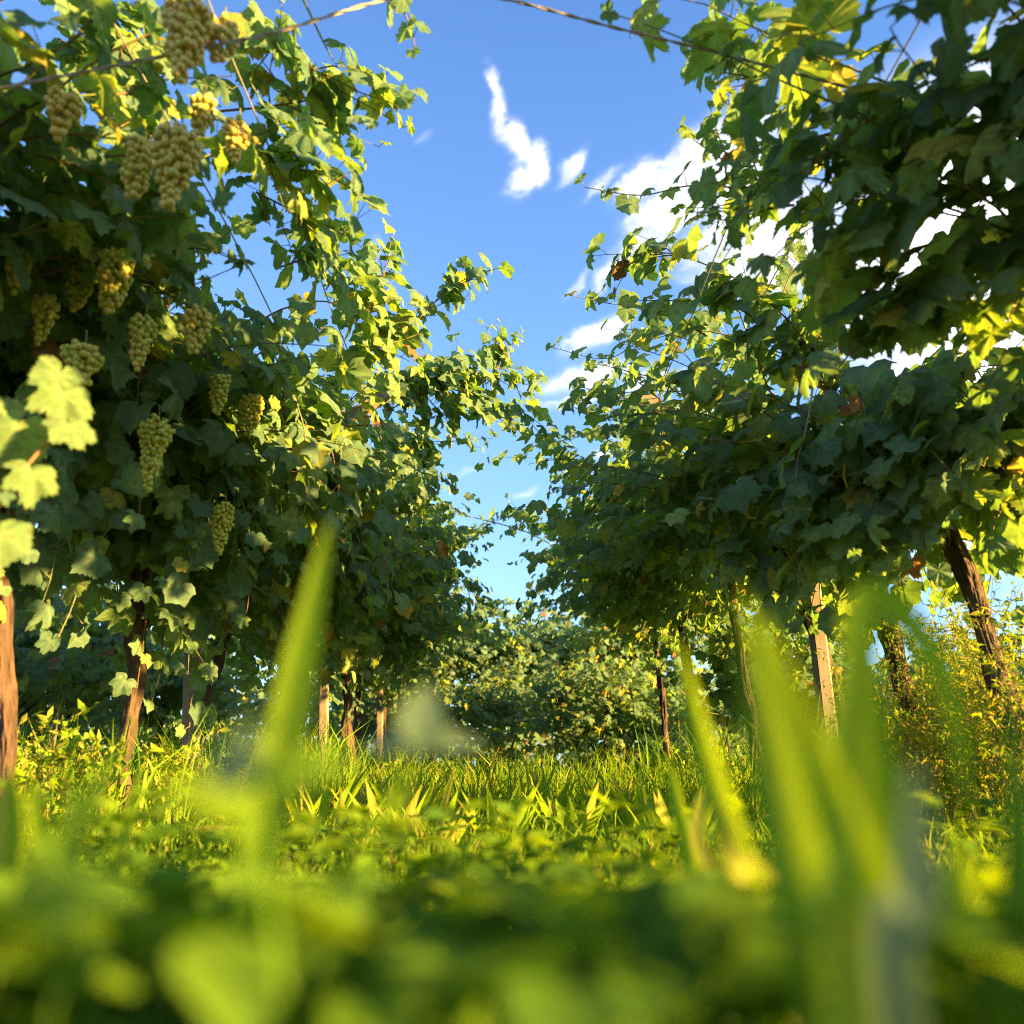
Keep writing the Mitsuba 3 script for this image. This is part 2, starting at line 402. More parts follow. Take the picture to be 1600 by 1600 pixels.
def vine(label, s, root, top_y, span, n_in, n_out, n_curt, n_up, size, seed, r0=.036, bend=.03, edge=.58, group=None, lean=0.0, curt=(.52, 1.02), cat='grapevine', name='grapevine', x_shift=0.0, head=1.50, make_trunk=True):
    """one pergola vine on side s (-1 left, +1 right): trunk, two arms along the row, shoots over the roof and down from it"""
    rg = np.random.default_rng(seed)
    key = numbered(name)
    tag(key, label, cat, group)
    vi = len(vines); vines.append({'key': key, 'canes': [], 'twigs': []})
    y0, y1 = span
    head_p = np.array([s * (1.42 + x_shift), top_y, head])
    if make_trunk:
        trunk(vi, (root[0], root[1], -.05), head_p, r0, r0 * .72, bend, seed)
        for ya in (y0 + .1, y1 - .1):       # the two old arms tied along the row
            arm = curve([head_p + [0, 0, -.04], head_p + [s * -.04, (ya - top_y) * .45, .05], [head_p[0], ya, head + .02]], 9)
            v, f, uv = tube(arm, np.linspace(r0 * .55, r0 * .25, 9), 8, rough=.25, seed=seed + 3)
            put('arm', (v, f), 'bark', key, smooth=True, uv=uv)
    m = y1 - y0

    def ys():
        return y0 + rg.random() * m
    xs = x_shift
    for i in range(int(n_in * m * 1.5)):          # up the roof to the alley
        y = ys(); L = (1.42 - edge) * 1.2 * (.72 + .5 * rg.random())
        p0 = [s * (1.36 + xs + .12 * rg.normal()), y, head - .03 + .10 * rg.normal()]
        path = wander(p0, [-s * 1.0, .25 * rg.normal(), .66 + .2 * rg.normal()], L, rg, g=-.06, noise=.2)
        leafy(path, vi, rg, size, side=-s * .8, cane_part=i % 3 == 0)
    for i in range(int(n_out * m * 1.7)):         # up the roof away from the alley
        y = ys(); L = .9 * (.6 + .6 * rg.random())
        p0 = [s * (1.48 + xs + .12 * rg.normal()), y, head + .02 + .10 * rg.normal()]
        leafy(wander(p0, [s * 1.0, .3 * rg.normal(), .45 + .25 * rg.normal()], L, rg, g=-.10), vi, rg, size, side=-s * .2)
    for i in range(int(n_curt * m * 1.9)):        # hanging down below the roof
        ax = .90 + 1.0 * rg.random(); y = ys()
        p0 = [s * (ax + xs), y, roof(ax) - .05 + (head - 1.5)]
        L = curt[0] + (curt[1] - curt[0]) * rg.random()
        leafy(wander(p0, [-s * .25 + .3 * rg.normal(), .3 * rg.normal(), -.9], L, rg, g=-.12), vi, rg, size, side=-s * .9)
    for i in range(int(n_up * m)):          # standing up above the roof
        ax = edge + .1 + 1.3 * rg.random(); y = ys()
        p0 = [s * (ax + xs), y, roof(ax) + (head - 1.5)]
        leafy(wander(p0, [-s * .35 + .4 * rg.normal(), .3 * rg.normal(), .9], .30 + .35 * rg.random(), rg, g=-.05), vi, rg, size * .9, side=-s * .5)
    return vi


def feature(vi, pts, size, seed, side, every=.055, tip_small=.5, sparse=0.0, tint=None, cane_r=.004, start=.0, branches=5):
    """a shoot measured on the photograph, pts = (px, py, distance along the alley), with short shoots branching off it"""
    rg = np.random.default_rng(seed)
    path = curve([at(*q) for q in pts], 4 + 5 * len(pts))
    leafy(path, vi, rg, size * 1.28, every=every, side=side, tip_small=tip_small, sparse=sparse, tint=tint, cane_r=cane_r, cane_part=True, start=start)
    tg = unit(np.gradient(path, axis=0))
    for k in range(branches if every < .08 else 0):
        j = int(rg.integers(0, int(len(path) * .75)))
        q = wander(path[j], tg[j] * .7 + rg.normal(0, .55, 3), .16 + .18 * rg.random(), rg, g=-.03, steps=6)
        leafy(q, vi, rg, size * 1.2, every=.05, side=side, tip_small=.6, tint=tint, cane_r=.0028)


# ------------------------------------------------------------------ the ground
g = 60
xx, yy = np.meshgrid(np.r_[-200, np.linspace(-16, 16, g), 200], np.r_[-60, np.linspace(-2, 40, g), 260], indexing='ij')
zz = .05 * (meshkit.fbm(np.stack([xx * .8, yy * .8, 0 * xx], -1), 3) - .5) * (np.abs(xx) < 17) * (yy < 41) - .02
nn = g + 2
ii, jj = np.meshgrid(np.arange(nn - 1), np.arange(nn - 1), indexing='ij')
quads = np.stack([ii * nn + jj, (ii + 1) * nn + jj, (ii + 1) * nn + jj + 1, ii * nn + jj + 1], -1).reshape(-1, 4)
put('ground', (np.stack([xx, yy, zz], -1).reshape(-1, 3), quads), 'soil', smooth=True, kind='structure', label='vineyard soil under the grass')

# ------------------------------------------------------------------ posts and wires
def beam(w, d, h, chamfer=.012, n=7, seed=0):
    """a sawn post along +z with broken edges and a slightly uneven face"""
    x, y = w / 2, d / 2; c = chamfer
    sec = np.array([[x, -y + c], [x, y - c], [x - c, y], [-x + c, y], [-x, y - c], [-x, -y + c], [-x + c, -y], [x - c, -y]])
    zs = np.linspace(0, h, n)
    v = np.concatenate([np.column_stack([sec * (1 + .05 * (meshkit.noise(np.array([[z * 3, seed, .5]]), seed) - .5)), np.full(8, z)]) for z in zs])
    f, uv = [], np.column_stack([v[:, 2], v[:, 0] + v[:, 1]])
    for k in range(n - 1):
        for j in range(8):
            f.append([k * 8 + j, k * 8 + (j + 1) % 8, k * 8 + 8 + (j + 1) % 8, k * 8 + 8 + j])
    f = np.array(f); f = np.vstack([f[:, [0, 1, 2]], f[:, [0, 2, 3]]])
    top = (n - 1) * 8
    f = np.vstack([f, [[top, top + j, top + j + 1] for j in range(1, 7)], [[0, j + 1, j] for j in range(1, 7)]])
    return v, f, uv


def place(mesh, o, z, x=(1, 0, 0)):
    v, f, uv = mesh
    z = unit(z); x = unit(np.asarray(x, float) - np.dot(x, z) * z); y = np.cross(z, x)
    return v @ np.stack([x, y, z]) + np.asarray(o), f, uv


POSTS = [(-1, 315, 3.6, .066, 'nearest weathered grey wooden post on the left, ivy green leaf against its top'),
         (-1, 512, 6.0, .070, 'second weathered wooden post in the left row, beside two black trunks'),
         (-1, 597, 8.6, .07, 'third and thinnest looking wooden post in the left row, behind a blurred leaf'),
         (1, 1297, 3.6, .068, 'weathered wooden post of the right row behind blurred grass blades')]
for s, px, Y, w, lab in POSTS:
    x = at(px, 1160, Y)[0]
    key = numbered('trellis_post'); tag(key, lab, 'post')
    v, f, uv = place(beam(w, w * .8, 2.0, seed=int(Y)), (x, Y, -.15), (-.095 * 3.6 / Y if s < 0 else 0, 0, 1))
    put('post', (v, f), 'weathered_wood', key, uv=uv)
    o = np.array([x - s * .044, Y + .01, 1.50]); e = np.array([s * .62, Y + .02, 2.02])
    v, f, uv = place(beam(.05, .06, np.linalg.norm(e - o), .006), o, e - o, (0, 1, 0))
    put('arm', (v, f), 'weathered_wood', key, uv=uv)
    o = np.array([x + s * .044, Y + .01, 1.50]); e = np.array([s * 2.35, Y + .02, 1.92])
    v, f, uv = place(beam(.05, .06, np.linalg.norm(e - o), .006), o, e - o, (0, 1, 0))
    put('arm', (v, f), 'weathered_wood', key, uv=uv)

tie = curve([at(*q) for q in ((-160, 172, 1.24), (0, 138, 1.24), (390, 60, 1.25), (690, -12, 1.30), (980, 48, 1.38), (1300, 130, 1.52), (1640, 225, 1.75))], 60)
tie = np.vstack([np.linspace([-1.9, 1.24, tie[0][2] - .2], tie[0], 6)[:-1], tie])
strands = []
for ph in (0, np.pi):                       # two wires twisted round each other
    L = np.r_[0, np.cumsum(np.linalg.norm(np.diff(tie, axis=0), axis=1))]
    tt = np.linspace(0, L[-1], 420); c = np.stack([np.interp(tt, L, tie[:, k]) for k in range(3)], 1)
    c[:, 1] += .0020 * np.cos(tt * 60 + ph); c[:, 2] += .0020 * np.sin(tt * 60 + ph)
    strands.append(tube(c, .0022, 6))
v, f, uv = join(strands)
put('tie_wire', (v, f), 'wire_metal', smooth=True, label='twisted grey wire crossing the alley overhead from edge to edge', cat='wire')
far_tie = curve([[-1.5, 7.3, 1.72], at(610, 778, 7.3), at(690, 797, 7.3), at(800, 824, 7.3), at(860, 850, 7.3), [1.3, 7.3, 1.70]], 30)
v, f, uv = tube(far_tie, .006, 5)
put('tie_wire', (v, f), 'wire_metal', smooth=True, label='pale wire across the middle of the alley under a leafy shoot', cat='wire')
WL = ['black trellis wire along the left row, %s from the alley', 'black trellis wire along the right row, %s from the alley']
ORD = ['first', 'second', 'third', 'fourth']
for si, s in enumerate((-1, 1)):
    for k, (ax, dz) in enumerate(((.72, .0), (.93, -.02), (1.22, -.05), (1.95, 0))):
        y = np.linspace(.6, 13, 40)
        z = np.full(40, roof(ax) + dz) + .02 * np.cos(y * 2 * np.pi / 2.4)
        if k < 3:
            z = np.where(y < 3, z + (.0 if k else -.03), z)
        v, f, uv = tube(np.column_stack([np.full(40, s * ax) + .01 * np.sin(y), y, z]), .0026, 5)
        put('trellis_wire', (v, f), 'wire_metal', smooth=True, label=WL[si] % ORD[k], cat='wire')

# ------------------------------------------------------------------ the vines
V = {}
V['L1'] = vine('grapevine hanging in from the upper left corner with yellow sunlit leaves and golden grapes', -1, (-1.42, 1.4), 1.5, (1.32, 2.05), 25, 11, 5, 9, .088, 11, curt=(.15, .35), edge=.80)
V['L2'] = vine('grapevine in the left row, its reddish sunlit trunk cut by the left edge', -1, (at(18, 1150, 2.25)[0], 2.25), 2.35, (1.95, 2.75), 23, 12, 30, 7, .088, 12, r0=.034, curt=(.55, 1.05), x_shift=.24, edge=.84)
V['L3'] = vine('grapevine in the left row on a straight black trunk left of the nearest post', -1, (at(185, 1150, 3.0)[0], 3.0), 3.05, (2.7, 3.55), 24, 13, 32, 8, .088, 13, bend=.015, curt=(.68, 1.22), edge=.82)
V['L4'] = vine('grapevine in the left row on a thin bent trunk just left of the nearest post', -1, (at(297, 1150, 4.1)[0], 4.1), 4.1, (3.5, 4.55), 24, 13, 26, 12, .088, 14, r0=.03, bend=-.05, edge=.74)
V['L5'] = vine('grapevine in the left row behind the tall blurred yellow grass blade', -1, (-1.55, 5.3), 5.2, (4.5, 5.75), 22, 11, 22, 13, .087, 15, edge=.66)
V['L6'] = vine('grapevine in the left row on the first black trunk right of the second post', -1, (at(547, 1200, 6.7)[0], 6.7), 6.6, (5.7, 7.0), 21, 10, 20, 13, .087, 16, r0=.045, head=1.62)
V['L7'] = vine('grapevine in the left row on the second black trunk right of the second post', -1, (at(563, 1200, 7.4)[0], 7.4), 7.5, (6.9, 8.2), 19, 9, 18, 13, .087, 17, r0=.045)
V['L8'] = vine('farthest grapevine of the left row behind the third post', -1, (-1.45, 9.1), 9.1, (8.2, 10.0), 13, 6, 9, 13, .087, 18, curt=(.3, .6))
V['R1'] = vine('dark grapevine filling the upper right corner with large backlit leaves', 1, (1.6, 1.3), 1.35, (1.06, 1.64), 23, 14, 6, 8, .094, 21, edge=.66, curt=(.12, .34))
V['R02'] = vine('added unseen grapevine outside the right edge, blocking the sun through the gap in the right row', 1, (2.3, 2.05), 2.05, (1.6, 2.5), 0, 26, 16, 0, .09, 31, x_shift=.85, curt=(.25, .55))  # added out of view, only to keep sun off the left row
V['R01'] = vine('grapevine of the right row just outside the upper right corner', 1, (1.55, .75), .75, (.42, 1.06), 20, 12, 18, 6, .09, 30, edge=.66, curt=(.2, .5))
V['R0'] = vine('grapevine of the right row beside the lens, outside the right edge', 1, (1.5, -.2), -.2, (-1.3, .05), 20, 12, 20, 6, .09, 20, curt=(.2, .5))
V['R00'] = vine('grapevine of the right row behind the lens, outside the picture', 1, (1.5, -1.9), -1.9, (-3.0, -1.3), 20, 12, 20, 6, .09, 29, curt=(.2, .5))
V['R2'] = vine('grapevine in the right row on a bent reddish brown trunk at the right edge', 1, (at(1572, 1100, 2.6)[0], 2.6), 2.62, (2.5, 3.1), 11, 9, 20, 0, .088, 22, r0=.036, bend=.04, head=1.30, curt=(.46, .86), x_shift=.06)
V['R3'] = vine('grapevine in the right row on the black trunk behind the tallest blurred blades', 1, (at(1420, 1100, 3.1)[0], 3.1), 3.15, (2.9, 3.75), 12, 9, 19, 4, .088, 23, r0=.042, curt=(.38, .78))
V['R4'] = vine('grapevine in the right row on the black trunk beside the right wooden post', 1, (at(1330, 1100, 4.0)[0], 4.0), 4.1, (3.7, 4.6), 15, 9, 19, 13, .088, 24, r0=.045, edge=.5, curt=(.38, .78))
V['R5'] = vine('yellow lit grapevine in the right row leaning over the alley at mid distance', 1, (1.5, 5.2), 5.2, (4.6, 5.8), 16, 9, 18, 22, .087, 25, edge=.42, curt=(.38, .78), head=1.68)
V['R6'] = vine('grapevine of the right row whose shoot bridges the alley', 1, (1.48, 6.8), 6.7, (5.8, 7.4), 18, 9, 18, 22, .087, 26, edge=.45, curt=(.38, .78), head=1.72)
V['R7'] = vine('farthest grapevine of the right row where the alley closes', 1, (1.45, 7.9), 7.9, (7.3, 8.6), 13, 6, 9, 20, .087, 27, curt=(.3, .6), head=1.66)

# shoots that stand out against the sky
for vi, pts, size, side, kw in (
    ('L1', [(330, 175, 1.85), (430, 165, 1.9), (505, 150, 1.95), (570, 118, 2.0)], .062, 1, {}),
    ('L1', [(40, 150, 1.85), (120, 95, 1.9), (200, 75, 1.95), (285, 95, 1.95)], .062, 1, {}),
    ('L1', [(90, 60, 1.85), (180, 110, 1.9), (250, 130, 1.95)], .062, 1, {}),
    ('L1', [(400, 60, 1.75), (470, 95, 1.8), (530, 135, 1.9)], .060, 1, {}),
    ('L1', [(360, 200, 1.9), (450, 260, 1.95), (525, 270, 2.0), (555, 295, 2.05)], .066, 1, {}),
    ('L1', [(400, 300, 2.1), (480, 340, 2.2), (545, 365, 2.25)], .060, 1, {}),
    ('L1', [(470, -10, 1.7), (505, 65, 1.75), (525, 100, 1.8)], .02, 1, {'every': .12}),
    ('L1', [(560, -200, 1.6), (600, -60, 1.65), (640, 40, 1.7), (648, 72, 1.7)], .050, 0, {'every': .05, 'start': .35, 'branches': 0}),
    ('L2', [(430, 420, 2.4), (500, 400, 2.5), (545, 420, 2.6)], .070, 1, {}),
    ('L3', [(540, 510, 2.9), (585, 455, 2.95), (620, 410, 3.0)], .058, 1, {'branches': 8}),
    ('L3', [(580, 530, 3.0), (650, 500, 3.05), (698, 450, 3.1), (725, 418, 3.1)], .060, 1, {'branches': 9}),
    ('L3', [(520, 560, 2.9), (600, 540, 3.0), (660, 520, 3.05)], .066, 1, {}),
    ('L4', [(600, 645, 4.1), (690, 600, 4.2), (770, 590, 4.3), (838, 605, 4.35)], .064, 1, {'branches': 26}),
    ('L4', [(580, 620, 4.0), (640, 590, 4.1), (700, 585, 4.2)], .064, 1, {}),
    ('L4', [(640, 660, 4.2), (740, 640, 4.3), (810, 640, 4.35), (860, 690, 4.4), (935, 672, 4.4)], .064, 1, {'tip_small': .35, 'branches': 9}),
    ('L4', [(760, 600, 4.3), (785, 570, 4.3), (780, 545, 4.3)], .035, 1, {}),
    ('L5', [(580, 690, 4.8), (680, 690, 4.9), (770, 685, 5.0)], .072, 1, {'branches': 9}),
    ('L5', [(560, 720, 5.0), (640, 720, 5.1), (690, 765, 5.2)], .075, 1, {}),
    ('L6', [(560, 790, 6.0), (650, 800, 6.4), (725, 835, 6.7)], .072, 1, {'branches': 9}),
    ('L6', [(600, 840, 6.2), (690, 850, 6.6), (735, 855, 6.8)], .066, 1, {}),
    ('L7', [(640, 880, 7.4), (710, 900, 7.6), (765, 945, 7.8)], .070, 1, {}),
    ('R6', [(940, 815, 6.8), (860, 830, 7.1), (800, 803, 7.2), (735, 838, 7.25)], .066, -1, {'every': .04, 'branches': 10}),
    ('R1', [(1300, 240, 1.9), (1190, 290, 2.0), (1080, 290, 2.15), (1000, 305, 2.25), (915, 293, 2.3)], .052, -1, {'tip_small': .45, 'branches': 2}),
    ('R1', [(1220, 300, 1.95), (1130, 250, 2.05), (1065, 205, 2.1)], .045, -1, {}),
    ('R1', [(1240, 320, 1.95), (1190, 330, 2.05), (1140, 345, 2.1)], .055, -1, {}),
    ('R1', [(1260, 110, 1.8), (1180, 120, 1.85), (1110, 130, 1.9)], .066, -1, {}),
    ('R1', [(1330, 200, 1.75), (1230, 220, 1.8), (1150, 190, 1.85)], .062, -1, {}),
    ('R1', [(1400, 380, 1.7), (1340, 390, 1.75), (1290, 360, 1.8)], .062, -1, {}),
    ('R1', [(1560, 430, 1.6), (1470, 480, 1.65), (1400, 480, 1.7), (1340, 520, 1.75)], .085, -1, {}),
    ('R1', [(1640, 380, 1.55), (1600, 450, 1.6), (1570, 510, 1.65)], .080, -1, {}),
    ('R2', [(1290, 470, 2.6), (1268, 410, 2.6), (1255, 368, 2.6)], .03, -1, {'every': .2}),
    ('R2', [(1330, 620, 2.7), (1200, 470, 2.75), (1080, 405, 2.8), (1000, 400, 2.85), (955, 465, 2.9)], .066, -1, {'branches': 9}),
    ('R2', [(1250, 560, 2.75), (1150, 480, 2.8), (1060, 470, 2.85), (985, 470, 2.9)], .072, -1, {}),
    ('R2', [(1310, 560, 2.7), (1260, 500, 2.7), (1220, 440, 2.75)], .05, -1, {}),
    ('R2', [(1330, 640, 2.7), (1240, 560, 2.8), (1160, 540, 2.85)], .066, -1, {}),
    ('R2', [(1425, 600, 2.3), (1440, 700, 2.32), (1432, 800, 2.34)], .070, -1, {'branches': 7}),
    ('R2', [(1500, 580, 2.3), (1480, 680, 2.3), (1492, 770, 2.3)], .070, -1, {'branches': 7}),
    ('R2', [(1570, 600, 2.25), (1560, 700, 2.25), (1575, 820, 2.25)], .072, -1, {'branches': 7}),
    ('R2', [(1380, 700, 2.5), (1390, 800, 2.5), (1370, 890, 2.5)], .070, -1, {'branches': 6}),
    ('R3', [(1250, 740, 2.8), (1240, 830, 2.8), (1262, 915, 2.8)], .070, -1, {'branches': 6}),
    ('R3', [(1330, 760, 2.85), (1325, 850, 2.85), (1335, 930, 2.85)], .070, -1, {'branches': 6}),
    ('R3', [(1180, 760, 3.2), (1170, 850, 3.2), (1190, 930, 3.2)], .070, -1, {'branches': 6}),
    ('R3', [(1240, 640, 3.3), (1130, 560, 3.5), (1030, 520, 3.6), (950, 560, 3.7), (862, 543, 3.75)], .066, -1, {'tip_small': .4, 'branches': 3}),
    ('R3', [(1560, 640, 3.0), (1540, 600, 3.0), (1520, 570, 3.0)], .06, -1, {}),
    ('R4', [(1120, 690, 4.2), (1040, 660, 4.5), (985, 650, 4.6), (925, 636, 4.7)], .056, -1, {'tip_small': .4, 'branches': 8}),
    ('R4', [(1120, 640, 4.0), (1050, 610, 4.1), (1000, 600, 4.2)], .062, -1, {}),
    ('R5', [(1060, 760, 5.2), (980, 740, 5.4), (920, 750, 5.5), (870, 742, 5.6)], .066, -1, {'branches': 10}),
    ('R5', [(1040, 790, 5.2), (960, 770, 5.4), (900, 790, 5.6), (870, 760, 5.6)], .066, -1, {}),
    ('R6', [(1000, 830, 6.2), (930, 790, 6.5), (880, 800, 6.7)], .070, -1, {}),
    ('R7', [(980, 860, 7.6), (910, 850, 7.8), (850, 880, 8.0)], .08, -1, {'branches': 10}),
    ('R7', [(960, 880, 8.0), (890, 880, 8.2), (845, 925, 8.4)], .085, -1, {}),
):
    feature(V[vi], pts, size, len(pts) * 1000 + int(pts[-1][0]), side, **kw)
# the leaves close to the lens at the left edge, lit from the right
M = V['L1']
feature(M, [(-120, 900, 1.15), (-20, 800, 1.2), (40, 730, 1.22), (95, 660, 1.25), (120, 600, 1.3)], .020, 77, 1, every=.09)
rg = np.random.default_rng(5)
for px, py, s_, dx in ((35, 690, .078, -.5), (105, 640, .062, .3), (118, 690, .050, .7), (58, 765, .050, .3), (5, 860, .060, .4), (100, 610, .05, -.2)):
    LV.add(at(px - 8, py - 25, 1.22)[None], np.array([[dx, -.2, -1.0]]), np.array([[.75, -.75, .35]]), s_, M, rg, 4)

# the cross row that closes the alley, the rows on either side and what grows beyond
for k, (x, lab) in enumerate(((-1.15, 'left vine of the three that close the far end of the alley'), (.15, 'middle vine of the three that close the far end of the alley'), (1.5, 'right vine of the three that close the far end of the alley'))):
    key = numbered('grapevine'); tag(key, lab, 'grapevine'); vi = len(vines); vines.append({'key': key, 'canes': [], 'twigs': []})
    rg = np.random.default_rng(300 + k)
    trunk(vi, (x, 11.6, -.05), (x + .05, 11.6, 1.6), .030, .024, .04, 300 + k)
    for i in range(190):
        p0 = [x + rg.normal() * .5, 11.4 + rg.normal() * .35, 1.86 + .18 * rg.normal()]
        up = rg.random() < .4
        leafy(wander(p0, [rg.normal(), -.4 + .5 * rg.normal(), .7 if up else -.3], .5 + .4 * rg.random(), rg, g=-.08), vi, rg, .074, side=0, face=(.0, -.8, 0))


def bush(name, label, cat, c, r, n, size, seed, group=None, face=(0, -.6, 0)):
    """a shrub: short stems from the ground, leafy shoots out to an uneven rounded outline"""
    key = numbered(name); tag(key, label, cat, group); vi = len(vines); vines.append({'key': key, 'canes': [], 'twigs': []})
    rg = np.random.default_rng(seed)
    stems = []
    for i in range(5):
        a = rg.random() * 6.28
        e = np.array([c[0] + r[0] * .45 * math.cos(a), c[1] + r[1] * .45 * math.sin(a), r[2] * .8])
        stems.append(tube(curve([[c[0] + .05 * math.cos(a), c[1] + .05 * math.sin(a), -.05], (np.array([c[0], c[1], 0]) + e) / 2 + [0, 0, .1], e], 7), np.linspace(.022, .008, 7), 6))
    v, f, uv = join(stems)
    put('stem', (v, f), 'bark', key, smooth=True, uv=uv)
    for i in range(n):
        d = unit(rg.normal(size=3)); d[2] = abs(d[2]) if rg.random() < .55 else d[2]
        q = rg.random() ** .4 * (.72 + .5 * meshkit.noise(np.array([d * 2.2 + seed]))[0])
        p = np.array([c[0], c[1], c[2]]) + d * np.array(r) * q * .82
        p[2] = max(p[2], .12)
        leafy(wander(p, d + [0, 0, .35] + rg.normal(0, .3, 3), .22 + .25 * rg.random(), rg, g=-.05, steps=6), vi, rg, size, every=.05, face=face)
    return vi


bush('shrub', 'dense rounded vine shrub closing the alley right of its middle, shaded below', 'shrub', (1.12, 9.3, .62), (1.0, .75, .78), 420, .064, 401)
bush('shrub', 'lower sunlit shrub closing the alley just left of the rounded vine shrub', 'shrub', (-.12, 10.6, .70), (.62, .6, .82), 260, .060, 402)
bush('shrub', 'shrub beneath the left end of the cross row', 'shrub', (-1.35, 10.4, .65), (.8, .6, .8), 250, .060, 403)
bush('shrub', 'yellow green shrub standing in a gap of the right row behind blurred blades', 'shrub', (2.05, 6.4, .75), (.62, .6, .85), 200, .07, 404)
for k, (s, y) in enumerate(((-1, 3.2), (-1, 4.9), (-1, 6.6), (-1, 8.4), (-1, 10.4))):
    vine('%s grapevine from the camera in the next row %s' % (('first', 'second', 'third', 'fourth', 'fifth')[k if s < 0 else k - 5], 'beyond the left row' if s < 0 else 'beyond the right row'), s, (s * 4.4, y), y, (y - .85, y + .85), 10, 8, 11, 6, .088, 500 + k,
         edge=.6, x_shift=3.0, curt=(.3, .9), head=1.35)
for k, (x, y, rx, rz, lab) in enumerate(((-3.7, 5.6, 1.1, .85, 'first'), (-4.6, 7.6, 1.4, 1.0, 'second'), (-4.4, 10.4, 1.5, 1.0, 'third'), (-3.0, 12.8, 1.5, 1.0, 'fourth'))):
    bush('shrub', f'low shrub under the vines at the left, {lab} from the camera', 'shrub', (x, y, rz * .75), (rx, .7, rz), 190, .07, 420 + k)
for k, (x, y, rx, rz, lab) in enumerate(((3.9, 6.0, 1.0, .75, 'first'), (4.6, 8.0, 1.2, .8, 'second'), (3.2, 13.2, 1.4, 1.0, 'third'))):
    bush('shrub', f'low shrub under the vines at the right, {lab} from the camera', 'shrub', (x, y, rz * .75), (rx, .7, rz), 180, .07, 440 + k)
# the overgrown field edge that closes the view: one leafy mass nobody could count
key = 'hedge'; vines.append({'key': key, 'canes': [], 'twigs': [], 'stuff': True}); HV = len(vines) - 1
tag(key, 'distant leafy field edge seen between and beyond the rows', 'hedge', kind='stuff')
rg = np.random.default_rng(600)
N = 14000
hx = np.where(rg.random(N) < .62, rg.uniform(-13, 13, N), np.where(rg.random(N) < .6, -1, 1) * rg.uniform(8.2, 10.2, N))
hy = np.where(hx > 8.2, rg.uniform(13, 20, N), np.where(hx < -8.2, rg.uniform(3, 20, N), rg.uniform(17, 19.5, N)))
top = np.where((hx > 8) & (hy < 16), .7, 1.3) + np.where((hx > 8) & (hy < 16), .9, 1.7) * meshkit.fbm(np.stack([hx * .5, hy * .5, 0 * hx], -1), 3)
hz = top * rg.random(N) ** .8
LV.add(np.column_stack([hx, hy, hz]), rg.normal(size=(N, 3)) * [.7, .7, .4] - [0, .2, .6], rg.normal(size=(N, 3)) * .4 + [0, -.5, .8], .10 + .06 * rg.random(N), HV, rg)

# ------------------------------------------------------------------ leaves: the largest seen of each vine become parts, the rest its foliage
LV.pack()
PX, PY, W = project(LV.p + LV.R[..., 1] * (LV.s * .35)[:, None])
rad = FPX * LV.s * .75 / np.maximum(W, .2)
order = np.argsort(W)
Q = .25
grid = np.zeros((420, 420), bool); seen = np.zeros(len(W), int)
inside = (W > .3) & (PX > -30) & (PX < 1630) & (PY > -30) & (PY < 1630)
tilt = np.abs((LV.R[..., 2] * unit(LV.p - [0, 0, CAMZ])).sum(-1))
for i in order:
    if not inside[i]:
        continue
    h = max(.5, rad[i] * Q * .85); hv = h * (.35 + .65 * tilt[i])
    x0, x1 = int(max(0, PX[i] * Q - h + 8)), int(PX[i] * Q + h + 9)
    y0, y1 = int(max(0, PY[i] * Q - hv + 8)), int(PY[i] * Q + hv + 9)
    cell = grid[y0:y1, x0:x1]
    seen[i] = cell.size - cell.sum()
    cell[:] = True
lod = np.where(~inside & ((W < 0) | (np.abs(PX - 800) > 1400)), 2, np.where(W < 2.6, 0, np.where(W < 5.0, 1, 2)))
LEAF_PLY = {}


def leaf_part(i):
    k = (int(lod[i]), int(LV.shape[i]), int(LV.tint[i]))
    if k not in LEAF_PLY:
        v, f = LODS[k[0]][k[1]]
        LEAF_PLY[k] = mikit.ply((v, f), 'leaf_skin', True if k[0] < 2 else False, uv=v[:, :2] + [8 * k[2], 0])
    m = np.eye(4); m[:3, :3] = LV.R[i] * LV.s[i]; m[:3, 3] = LV.p[i]
    return {**LEAF_PLY[k], 'to_world': T(m)}


n_parts = 0
for vi, vn in enumerate(vines):
    idx = np.nonzero(LV.owner == vi)[0]
    key = vn['key']
    chosen = np.array([], int)
    if not vn.get('stuff'):
        c = idx[(seen[idx] >= 6) & (rad[idx] > 6)]
        chosen = c[np.argsort(-seen[c])][:280]
        for i in chosen:
            scene[numbered(f'{key}__leaf')] = leaf_part(i)
        n_parts += len(chosen)
    rest = np.setdiff1d(idx, chosen)
    meshes = [leaf_mesh(rest[lod[rest] == q], q) for q in range(3) if (lod[rest] == q).any()]
    if meshes:
        v, f, uv = join(meshes)
        if vn.get('stuff'):
            scene[key] = mikit.ply((v, f), 'leaf_skin', True, uv=uv)
        else:
            put('foliage', (v, f), 'leaf_skin', key, smooth=True, uv=uv, kind='stuff')
    for c in vn['canes'][:60]:
        put('cane', c[:2], 'cane_skin', key, smooth=True, uv=c[2])
    tw = vn['twigs'] + vn['canes'][60:]
    if tw:
        v, f, uv = join(tw)
        put('twigs', (v, f), 'cane_skin', key, smooth=True, uv=uv, kind='stuff')
print('leaves', len(LV.p), 'as parts', n_parts, 'canes', sum(len(v['canes']) for v in vines))

# ------------------------------------------------------------------ grapes
ico = trimesh.creation.icosphere(1)
BERRY = [mikit.ply((ico.vertices * [1, 1, 1.08], ico.faces), 'berry_skin', True, uv=np.column_stack([np.full(len(ico.vertices), 8.0 * k), ico.vertices[:, 2]])) for k in range(4)]
OCT = trimesh.creation.icosphere(1)


